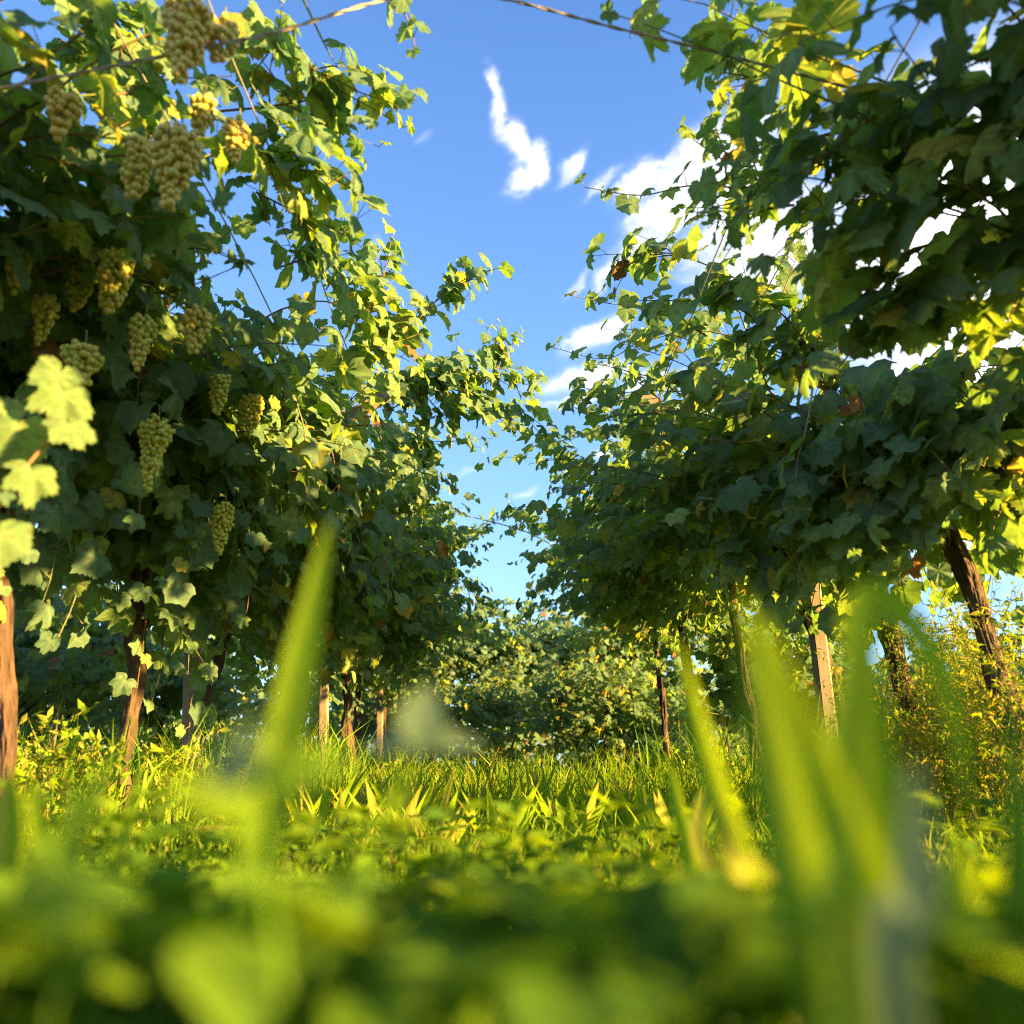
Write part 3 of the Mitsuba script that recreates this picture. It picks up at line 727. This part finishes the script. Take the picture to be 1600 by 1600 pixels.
def bunch(label, px, py, Y, length, width, seed, split=True, ripe=.5, shoulder=0.0):
    """px, py: the top of the bunch"""
    rg = np.random.default_rng(seed)
    key = numbered('grape_bunch'); tag(key, label, 'grapes', 'grape bunches hanging under the vines')
    o = at(px, py, Y)
    r = .0082
    v, f, uv = tube(curve([o + [0, 0, .05], o + [.004, 0, .01], o + [-.004, .003, -length * .5], o + [.003, 0, -length * .92]], 12), np.linspace(.0022, .0010, 12), 5, k=1)
    put('stem', (v, f), 'cane_skin', key, smooth=True, uv=uv)
    C = np.zeros((0, 3)); wob = meshkit.noise(np.column_stack([np.linspace(0, 1, 64) * 5, np.full(64, seed), np.zeros(64)]))
    for tries in range(5000):
        t = rg.random() ** 1.15
        R = width * .5 * (np.interp(t, [0, .12, .35, .7, 1], [.55, 1.0, .92, .62, .22])) * (1 + .35 * (wob[int(t * 63)] - .5))
        a = rg.random() * 6.283
        q = R * math.sqrt(.35 + .65 * rg.random())
        p = np.array([q * math.cos(a) + shoulder * (t < .4) * (rg.random() < .4), q * math.sin(a), -length * t + .004 * rg.normal()])
        if not len(C) or ((C - p) ** 2).sum(1).min() > (1.62 * r) ** 2:
            C = np.vstack([C, p])
        if len(C) >= int(3.3 * length * width / (r * r * 3.1)):
            break
    ms = []
    for c in C:
        k = int(np.clip(rg.normal(ripe * 3, .7), 0, 3)); sr = r * (.76 + .34 * rg.random())
        if split:
            scene[numbered(f'{key}__berry')] = {**BERRY[k], 'to_world': T().translate((o + c).tolist()).scale(sr)}
        else:
            ms.append((OCT.vertices * sr + o + c, OCT.faces, np.column_stack([np.full(len(OCT.vertices), 8.0 * k), OCT.vertices[:, 2]])))
    if ms:
        v, f, uv = join(ms)
        put('berries', (v, f), 'berry_skin', key, smooth=True, uv=uv, kind='stuff')


for a in (('long golden grape bunch hanging over the twisted wire at the top left', 298, 12, 1.20, .170, .080, 1, True, .75),
          ('small golden bunch right of the long bunch at the top left', 348, 40, 1.26, .085, .065, 2, True, .75),
          ('largest golden grape bunch, tapering down below the dark arm at the upper left', 280, 212, 1.36, .172, .084, 3, True, .6),
          ('golden bunch just left of the largest bunch', 220, 228, 1.40, .130, .066, 4, True, .55),
          ('small pinkish bunch at the far upper left beside a wire', 103, 155, 1.32, .090, .056, 5, True, .8),
          ('bunch in shade right of the largest bunch, under a sunlit leaf', 318, 160, 1.44, .085, .055, 6, True, .5),
          ('broad greenish bunch deep in the shade, second row of bunches, left of centre', 185, 400, 1.75, .160, .085, 7, True, .2),
          ('greenish bunch at the left edge of the second row of bunches', 75, 470, 1.8, .120, .055, 8, True, .2),
          ('greenish bunch low in the second row, under the broad one', 225, 500, 1.8, .125, .060, 9, True, .25),
          ('pale bunch at the right end of the second row of bunches', 310, 490, 1.85, .110, .065, 10, True, .4),
          ('yellowish bunch behind a pale leaf near the left edge', 130, 545, 1.7, .100, .085, 11, True, .3),
          ('shaded bunch right of the pale bunch, lower down', 345, 590, 2.3, .12, .06, 12, False, .1),
          ('long dark green bunch in deep shade below the pale leaf', 245, 660, 2.1, .19, .08, 13, False, .1),
          ('dark bunch in deep shade above the nearest post', 350, 790, 2.6, .16, .07, 14, False, .2),
          ('small rosy bunch beyond the second post', 630, 925, 6.2, .17, .09, 15, False, 1.),
          ('bunch at the left side of the right row, half hidden by a blurred blade', 1165, 750, 2.9, .14, .075, 16, False, .35),
          ('small sunlit bunch left of the bent trunk', 1468, 720, 2.35, .11, .045, 17, False, .6),
          ('long bunch hanging in front of the bent trunk', 1522, 735, 2.35, .165, .075, 18, True, .4),
          ('greenish bunch just left of the broad one, half buried in leaves', 130, 415, 1.85, .13, .07, 20, False, .25),
          ('greenish bunch at the left edge under the small pinkish bunch, half buried', 35, 395, 1.7, .11, .06, 21, False, .3),
          ('shaded bunch between the pale bunch and the tall blurred blade', 395, 620, 2.6, .15, .075, 22, False, .3),
          ('golden bunch right of the largest bunch, against the leafy edge', 372, 195, 1.6, .11, .06, 24, False, .7),
          ('tiny yellow bunch in the far right row', 1020, 1060, 9.0, .16, .07, 19, False, .5)):
    bunch(*a)

# ------------------------------------------------------------------ grass, herbs and the blades before the lens
def blades(base, tip, bend, width, tint, seg=3):
    """grass blades from base to tip, bent sideways, as one mesh"""
    n = len(base); t = np.linspace(0, 1, seg + 1)
    d = tip - base
    h = unit(np.cross(d, UP) + 1e-9)
    ang = np.random.default_rng(n).random(n) * 6.283
    sidev = unit(np.column_stack([np.cos(ang), np.sin(ang), 0 * ang]))
    sidev = unit(sidev - (sidev * unit(d)).sum(1, keepdims=True) * unit(d))
    c = base[:, None] + d[:, None] * t[None, :, None] + bend[:, None] * (t * (1 - t) * 2)[None, :, None]
    w = width[:, None] * np.interp(t, [0, .3, .7, 1], [.7, 1, .75, .04])[None]
    fold = np.cross(sidev, unit(d)) * .25
    l = c - (sidev[:, None] + fold[:, None]) * w[..., None] * .5
    r = c + (sidev[:, None] - fold[:, None]) * w[..., None] * .5
    v = np.stack([l, c, r], 2).reshape(n, -1, 3)
    f = []
    for k in range(seg):
        a, b = 3 * k, 3 * k + 3
        f += [[a, a + 1, b + 1], [a, b + 1, b], [a + 1, a + 2, b + 2], [a + 1, b + 2, b + 1]]
    f = np.array(f)[None] + (np.arange(n) * 3 * (seg + 1))[:, None, None]
    L = np.linalg.norm(d, axis=1)
    uv = np.stack([np.broadcast_to(np.array([-.5, 0, .5])[None, None], (n, seg + 1, 3)) + 8 * tint[:, None, None], np.broadcast_to((t[None] * L[:, None] * 20)[..., None], (n, seg + 1, 3))], -1)
    return v.reshape(-1, 3), f.reshape(-1, 3), uv.reshape(-1, 2)


rg = np.random.default_rng(900)


def lawn(n, y0, y1, hw, h, w, power=1.0, rows=False):
    y = y0 + (y1 - y0) * rg.random(n) ** power
    x = rg.uniform(-1, 1, n) * (hw if hw else .68 * y + .35)
    if rows:                                # the unmown strips under the vines
        x = np.where(rg.random(n) < .5, -1, 1) * rg.normal(1.5, .30, n)
    b = np.column_stack([x, y, np.full(n, -.03)])
    hh = h * (.45 + .85 * rg.random(n)) * (.65 + .7 * meshkit.fbm(np.stack([x * 1.6, y * 1.6, 0 * x], -1), 2))
    a = rg.random(n) * 6.283; lean = .15 + .5 * rg.random(n) ** 2
    tip = b + np.column_stack([np.cos(a) * lean * hh, np.sin(a) * lean * hh, hh])
    bend = np.column_stack([np.cos(a), np.sin(a), 0 * a]) * (-.35 * hh * rg.random(n))[:, None] + UP * (.25 * hh)[:, None]
    return blades(b, tip, bend, w * (.6 + .8 * rg.random(n)), rg.choice(5, n, p=GRASS_P))


v, f, uv = join([lawn(3400, .55, 1.5, None, .15, .0055), lawn(7000, 1.5, 3.4, None, .125, .0062), lawn(9000, 3.4, 7, None, .25, .0085), lawn(7000, 7, 16, 9, .42, .015), lawn(3600, 2.6, 9, None, .42, .010, rows=True)])
put('grass', (v, f), 'grass_skin', smooth=True, uv=uv, kind='stuff', label='lush sunlit grass covering the alley floor', cat='grass')


def herb_leaf(c, tip, nor, length, width, tint, seg=6, curl=.3):
    """one broad herb leaf (dock, plantain, clover leaflet): (v, f, uv)"""
    t = np.linspace(0, 1, seg + 1)
    tip = unit(tip); nor = unit(np.asarray(nor, float) - np.dot(nor, tip) * tip); sd = np.cross(tip, nor)
    w = width * .5 * np.sin(np.pi * np.clip(t, .03, .985) ** .8)
    cc = np.asarray(c) + tip * (t * length)[:, None] - nor * (curl * length * t**2)[:, None]
    l, r = cc - sd * w[:, None] + nor * (w * .35)[:, None], cc + sd * w[:, None] + nor * (w * .35)[:, None]
    v = np.stack([l, cc, r], 1).reshape(-1, 3)
    f = []
    for k in range(seg):
        a, b = 3 * k, 3 * k + 3
        f += [[a, a + 1, b + 1], [a, b + 1, b], [a + 1, a + 2, b + 2], [a + 1, b + 2, b + 1]]
    uv = np.stack([np.broadcast_to(np.array([-.5, 0, .5]), (seg + 1, 3)) + 8 * tint, np.broadcast_to((t * 3)[:, None], (seg + 1, 3))], -1).reshape(-1, 2)
    return v, np.array(f), uv


# low broad-leaved cover close to the lens and through the lawn
lst = []
for i in range(650):
    y = .50 + 1.7 * rg.random() ** 1.5; x = rg.uniform(-1, 1) * (.66 * y + .1)
    hgt = (.055 + .095 * rg.random()) * (1.0 if y > .9 else .95)
    a = rg.random() * 6.283; lean = np.array([math.cos(a), math.sin(a), .5 * rg.random() - .15])
    L = (.028 + .030 * rg.random()) * (1 + .06 * y)
    k = int(rg.choice(4, p=[.36, .36, .25, .03]))
    for q in (-.9, 0, .9):
        dq = np.array([math.cos(a + q), math.sin(a + q), lean[2]])
        lst.append(herb_leaf((x, y, hgt), dq, [0, 0, 1], L, L * .72, k, 4, .25))
    lst.append(tube(np.array([[x + .01 * math.cos(a), y, -.02], [x, y, hgt]]), .0011, 3, k=1, cap=False)[:2] + (np.zeros((8, 2)),))
for i in range(260):                        # leggy leaves standing up to the sight line, half a metre to a metre away
    y = .45 + .75 * rg.random(); x = rg.uniform(-1, 1) * (.66 * y + .05)
    hgt = .25 - .035 * y - .10 * y * rg.random(); a = rg.random() * 6.283; L = .022 + .022 * rg.random()
    if meshkit.noise(np.array([[x * 3.1, y * 2.0, 8.]]))[0] < .5:
        continue
    k = int(rg.choice(4, p=[.26, .37, .37, 0]))
    for q in (-.95, 0, .95):
        lst.append(herb_leaf((x, y, hgt), np.array([math.cos(a + q), math.sin(a + q), .9 * rg.random() - .1]), [.3 * rg.normal(), .3 * rg.normal(), 1], L, L * .7, k, 5, .25))
    lst.append(tube(np.array([[x + .01 * math.cos(a), y, -.02], [x, y, hgt]]), .0011, 3, k=1, cap=False)[:2] + (np.zeros((8, 2)),))
for i in range(850):                        # the leafy cover right before the lens, its tops a little below the line of sight
    y = .24 + .65 * rg.random() ** 1.2; x = rg.uniform(-1, 1) * (.70 * y + .08)
    hgt = .235 - .10 * y - .11 * rg.random() ** 1.3
    a = rg.random() * 6.283; L = .026 + .024 * rg.random()
    k = int(rg.choice(4, p=[.40, .36, .24, 0]))
    for q in (-.95, 0, .95):
        lst.append(herb_leaf((x, y, hgt), np.array([math.cos(a + q), math.sin(a + q), .6 * rg.random() - .2]), [.2 * rg.normal(), .2 * rg.normal(), 1], L, L * .75, k, 5, .25))
    lst.append(tube(np.array([[x + .01 * math.cos(a), y, -.02], [x, y, hgt]]), .0011, 3, k=1, cap=False)[:2] + (np.zeros((8, 2)),))
v, f, uv = join(lst)
put('clover', (v, f), 'grass_skin', smooth=True, uv=uv, kind='stuff', label='low broad leaved clover spread through the near grass', cat='clover')


def strap(path, width, tint, n=14, twist=0.0, prof=((0, .5), (.25, .9), (.5, 1), (.75, .82), (.92, .4), (1, .04))):
    """a broad grass blade along a path, with a keel, facing the lens more or less"""
    c = curve(path, n); t = np.linspace(0, 1, n)
    d = unit(np.gradient(c, axis=0)); look = np.array([math.sin(twist), math.cos(twist), 0])
    sd = unit(np.cross(d, look)); nor = np.cross(sd, d)
    w = width * .5 * np.interp(t, [q[0] for q in prof], [q[1] for q in prof])
    l, r = c - sd * w[:, None] - nor * (w * .3)[:, None], c + sd * w[:, None] - nor * (w * .3)[:, None]
    v = np.stack([l, c, r], 1).reshape(-1, 3); f = []
    for k in range(n - 1):
        a, b = 3 * k, 3 * k + 3
        f += [[a, a + 1, b + 1], [a, b + 1, b], [a + 1, a + 2, b + 2], [a + 1, b + 2, b + 1]]
    uv = np.stack([np.broadcast_to(np.array([-.5, 0, .5]), (n, 3)) + 8 * tint, np.broadcast_to((t * 4)[:, None], (n, 3))], -1).reshape(-1, 2)
    return v, np.array(f), uv


def tuft(label, blades_):
    key = numbered('grass_tuft'); tag(key, label, 'grass', 'tall grass close to the lens')
    for path, width, tint, twist in blades_:
        p = [at(*q) for q in path]
        p = [np.array([p[0][0] + .01, p[0][1] + .01, -.02])] + p if p[0][2] > .02 else p
        v, f, uv = strap(p, width, tint, twist=twist)
        put('blade', (v, f), 'grass_skin', key, smooth=True, uv=uv)


tuft('single tall yellow green blurred grass blade left of the alley, leaning right', [([(395, 1460, .38), (436, 1220, .38), (472, 1030, .38), (517, 810, .38)], .0215, 2, .2)])
tuft('olive blurred blade leaning right at the lower left', [([(40, 1470, .32), (110, 1320, .32), (205, 1150, .32)], .016, 1, .4), ([(100, 1500, .36), (118, 1330, .36), (112, 1200, .36)], .010, 0, .2)])
tuft('bright blurred grass tuft at the lower right, tallest blades before the lens',
     [([(1290, 1590, .25), (1250, 1380, .25), (1205, 1160, .25), (1160, 925, .25)], .0165, 1, .5),
      ([(1405, 1590, .27), (1345, 1390, .27), (1270, 1190, .27), (1190, 960, .27)], .0185, 2, .35),
      ([(1420, 1590, .29), (1350, 1350, .29), (1325, 1150, .29), (1345, 920, .29)], .0150, 1, .3),
      ([(1440, 1590, .31), (1385, 1250, .31), (1335, 1010, .30), (1368, 925, .30), (1440, 1000, .30), (1490, 1110, .30), (1512, 1260, .31)], .0125, 2, .2),
      ([(1400, 1580, .24), (1432, 1400, .24), (1425, 1180, .24)], .013, 6, .3),
      ([(1330, 1580, .23), (1300, 1430, .23), (1330, 1250, .23)], .011, 0, .3),
      ([(1290, 1560, .30), (1230, 1350, .30), (1185, 1150, .30)], .010, 3, .5)])
tuft('blurred blade with a pale sunlit bent end right of the alley middle', [([(1190, 1480, .42), (1150, 1330, .42), (1105, 1180, .42), (1060, 1000, .42)], .017, 2, .6), ([(1230, 1480, .45), (1180, 1370, .42), (1150, 1345, .40), (1120, 1240, .38)], .013, 3, .1)])
tuft('dark blurred blades cut by the right edge', [([(1600, 1590, .34), (1592, 1350, .34), (1575, 1080, .34)], .012, 0, .3), ([(1530, 1560, .40), (1505, 1420, .40), (1492, 1290, .40)], .013, 2, .4)])
tuft('short yellow blades before the right edge of the alley floor', [([(1085, 1380, .8), (1060, 1260, .8), (1045, 1190, .8)], .014, 2, .4), ([(1120, 1400, .7), (1090, 1310, .7), (1100, 1220, .7)], .012, 3, .2)])
tuft('short bright blurred blades at the left edge', [([(20, 1400, .6), (30, 1300, .6), (20, 1190, .6)], .022, 2, .4), ([(70, 1400, .6), (65, 1300, .6), (50, 1210, .6)], .018, 2, .2), ([(-20, 1400, .55), (0, 1320, .55), (10, 1200, .55)], .02, 3, .4)])
tuft('thin blade with a pale head left of the alley', [([(180, 1380, .9), (200, 1290, .9), (222, 1195, .9)], .018, 2, .3)])
tuft('slender upright blade in the middle of the grass', [([(684, 1340, 1.9), (692, 1270, 1.9), (712, 1195, 1.9)], .018, 3, .4)])


def herb(label, leaves, stem, name='weed'):
    key = numbered(name); tag(key, label, 'weed')
    v, f, uv = tube(curve([at(*q) for q in stem], 10), np.linspace(.0013, .0009, 10), 6, k=1)
    put('stem', (v, f), 'grass_skin', key, smooth=True, uv=uv)
    for c, tip, nor, L, W_, tint in leaves:
        v, f, uv = herb_leaf(at(*c), tip, nor, L, W_, tint, 8)
        put('leaf', (v, f), 'grass_skin', key, smooth=True, uv=uv)


herb('pale grey green blurred weed leaf, left of the alley middle', [((392, 1225, .21), (-.5, .2, .8), (-.7, -.3, .75), .018, .019, 6), ((420, 1260, .22), (.5, .2, .5), (0, -.5, .9), .026, .018, 1), ((390, 1290, .22), (-.8, 0, .5), (0, -.5, .9), .030, .016, 2)],
     [(440, 1560, .22), (420, 1400, .22), (392, 1225, .21)])
herb('blurred grey green weed of three leaflets on a bluish stem in the middle', [((655, 1175, .34), (-.9, .1, .25), (.1, -.5, .8), .026, .024, 6), ((655, 1175, .34), (.9, .1, .3), (-.1, -.5, .8), .026, .024, 6), ((655, 1170, .34), (.05, .1, 1), (0, -1, .2), .028, .020, 6), ((640, 1200, .34), (-.3, -.2, -.6), (-.4, -.5, .6), .022, .014, 0)],
     [(560, 1430, .36), (595, 1260, .35), (655, 1175, .34)])


def clump(label, x, y, n, h, seed, feathery=False, spread=.25):
    """a stand of tall weeds: thin branching stems with small leaves"""
    rg = np.random.default_rng(seed)
    key = numbered('tall_weed'); tag(key, label, 'weed')
    stems, lf = [], []
    for i in range(n):
        b = np.array([x + spread * rg.normal(), y + spread * rg.normal(), -.02]); hh = h * (.55 + .6 * rg.random())
        path = wander(b, [.25 * rg.normal(), .25 * rg.normal(), 1], hh, rg, g=-.02, noise=.16, steps=10)
        stems.append(tube(path, np.linspace(.0024, .0008, len(path)), 3, k=1, cap=False))
        for q in range(3 if not feathery else 7):
            j = int(rg.integers(3, 10)); br = wander(path[j], unit(rg.normal(size=3) * [1, 1, .4] + [0, 0, .7]), hh * (.16 + .16 * rg.random()), rg, g=-.04, steps=5)
            stems.append(tube(br, np.linspace(.0013, .0005, len(br)), 3, k=1, cap=False))
            for p in br[1:]:
                for w_ in range(3 if feathery else 2):
                    L = (.016 + .016 * rg.random()) if feathery else (.022 + .025 * rg.random())
                    lf.append(herb_leaf(p + rg.normal(0, .008, 3), unit(rg.normal(size=3) + [0, 0, .3]), rg.normal(size=3) + [0, 0, .8], L, L * (.30 if feathery else .48), int(rg.choice([1, 2, 2, 3, 3, 4] if feathery else [1, 2, 2, 3, 3])), 2))
    v, f, uv = join(stems); put('stems', (v, f), 'cane_skin', key, smooth=True, uv=uv, kind='stuff')
    v, f, uv = join(lf); put('foliage', (v, f), 'grass_skin', key, smooth=True, uv=uv, kind='stuff')


clump('feathery sunlit weeds below the bent trunk at the right edge', 1.62, 2.75, 120, .80, 701, True, .17)
clump('feathery sunlit weeds right of the tallest blurred blades', 1.33, 2.9, 46, .50, 702, True, .10)
clump('yellow sunlit weeds at the foot of the left edge trunk', -1.55, 2.6, 60, .40, 703, False, .18)
clump('yellow green weeds around the straight black trunk', -1.35, 3.15, 56, .38, 704, False, .2)
clump('weeds between the straight black trunk and the nearest post', -1.2, 3.5, 26, .30, 705, False, .15)
clump('weeds at the foot of the second post', -1.45, 5.8, 34, .34, 706, False, .3)
clump('weeds at the foot of the right wooden post', 1.3, 3.9, 34, .36, 707, False, .22)
clump('weeds under the far right row', 1.5, 6.5, 40, .45, 708, False, .4)
clump('weeds under the far left row', -1.3, 8.6, 36, .40, 709, False, .4)
# upright dock plants catching the sun in the middle of the lawn
DOCK = [(462, 3.2, .17, 'first'), (497, 3.0, .21, 'second'), (540, 2.5, .15, 'third'), (575, 3.4, .17, 'fourth'), (612, 2.6, .15, 'fifth'), (640, 3.2, .18, 'sixth'), (668, 2.3, .13, 'seventh'), (735, 3.6, .17, 'eighth'),
        (785, 2.6, .14, 'ninth'), (850, 3.4, .18, 'tenth'), (895, 2.7, .15, 'eleventh'), (960, 3.6, .17, 'twelfth'), (1010, 2.9, .16, 'thirteenth'), (1052, 2.4, .17, 'fourteenth')]
for k, (px, Y, hgt, lab) in enumerate(DOCK):
    rg = np.random.default_rng(800 + k)
    key = numbered('dock_plant'); tag(key, f'upright sunlit dock plant in the lawn, {lab} from the left', 'weed', 'dock plants in the lawn')
    c = at(px, 1250, Y); c[2] = -.01
    for i in range(12):
        a = rg.random() * 6.283; ln = .15 + .45 * rg.random()
        v, f, uv = herb_leaf(c + [.05 * math.cos(a), .05 * math.sin(a), 0], [ln * math.cos(a), ln * math.sin(a), 1], [-math.cos(a), -math.sin(a), .3], hgt * (.8 + .6 * rg.random()) + .05, .034 + .018 * rg.random(), int(rg.choice([2, 2, 3])), 7, .15)
        put('leaf', (v, f), 'grass_skin', key, smooth=True, uv=uv)
print('entries', len(scene), 'labels', len(labels), 'triangles', sum(len(x[1]) for x in meshkit.WRITTEN.values()))
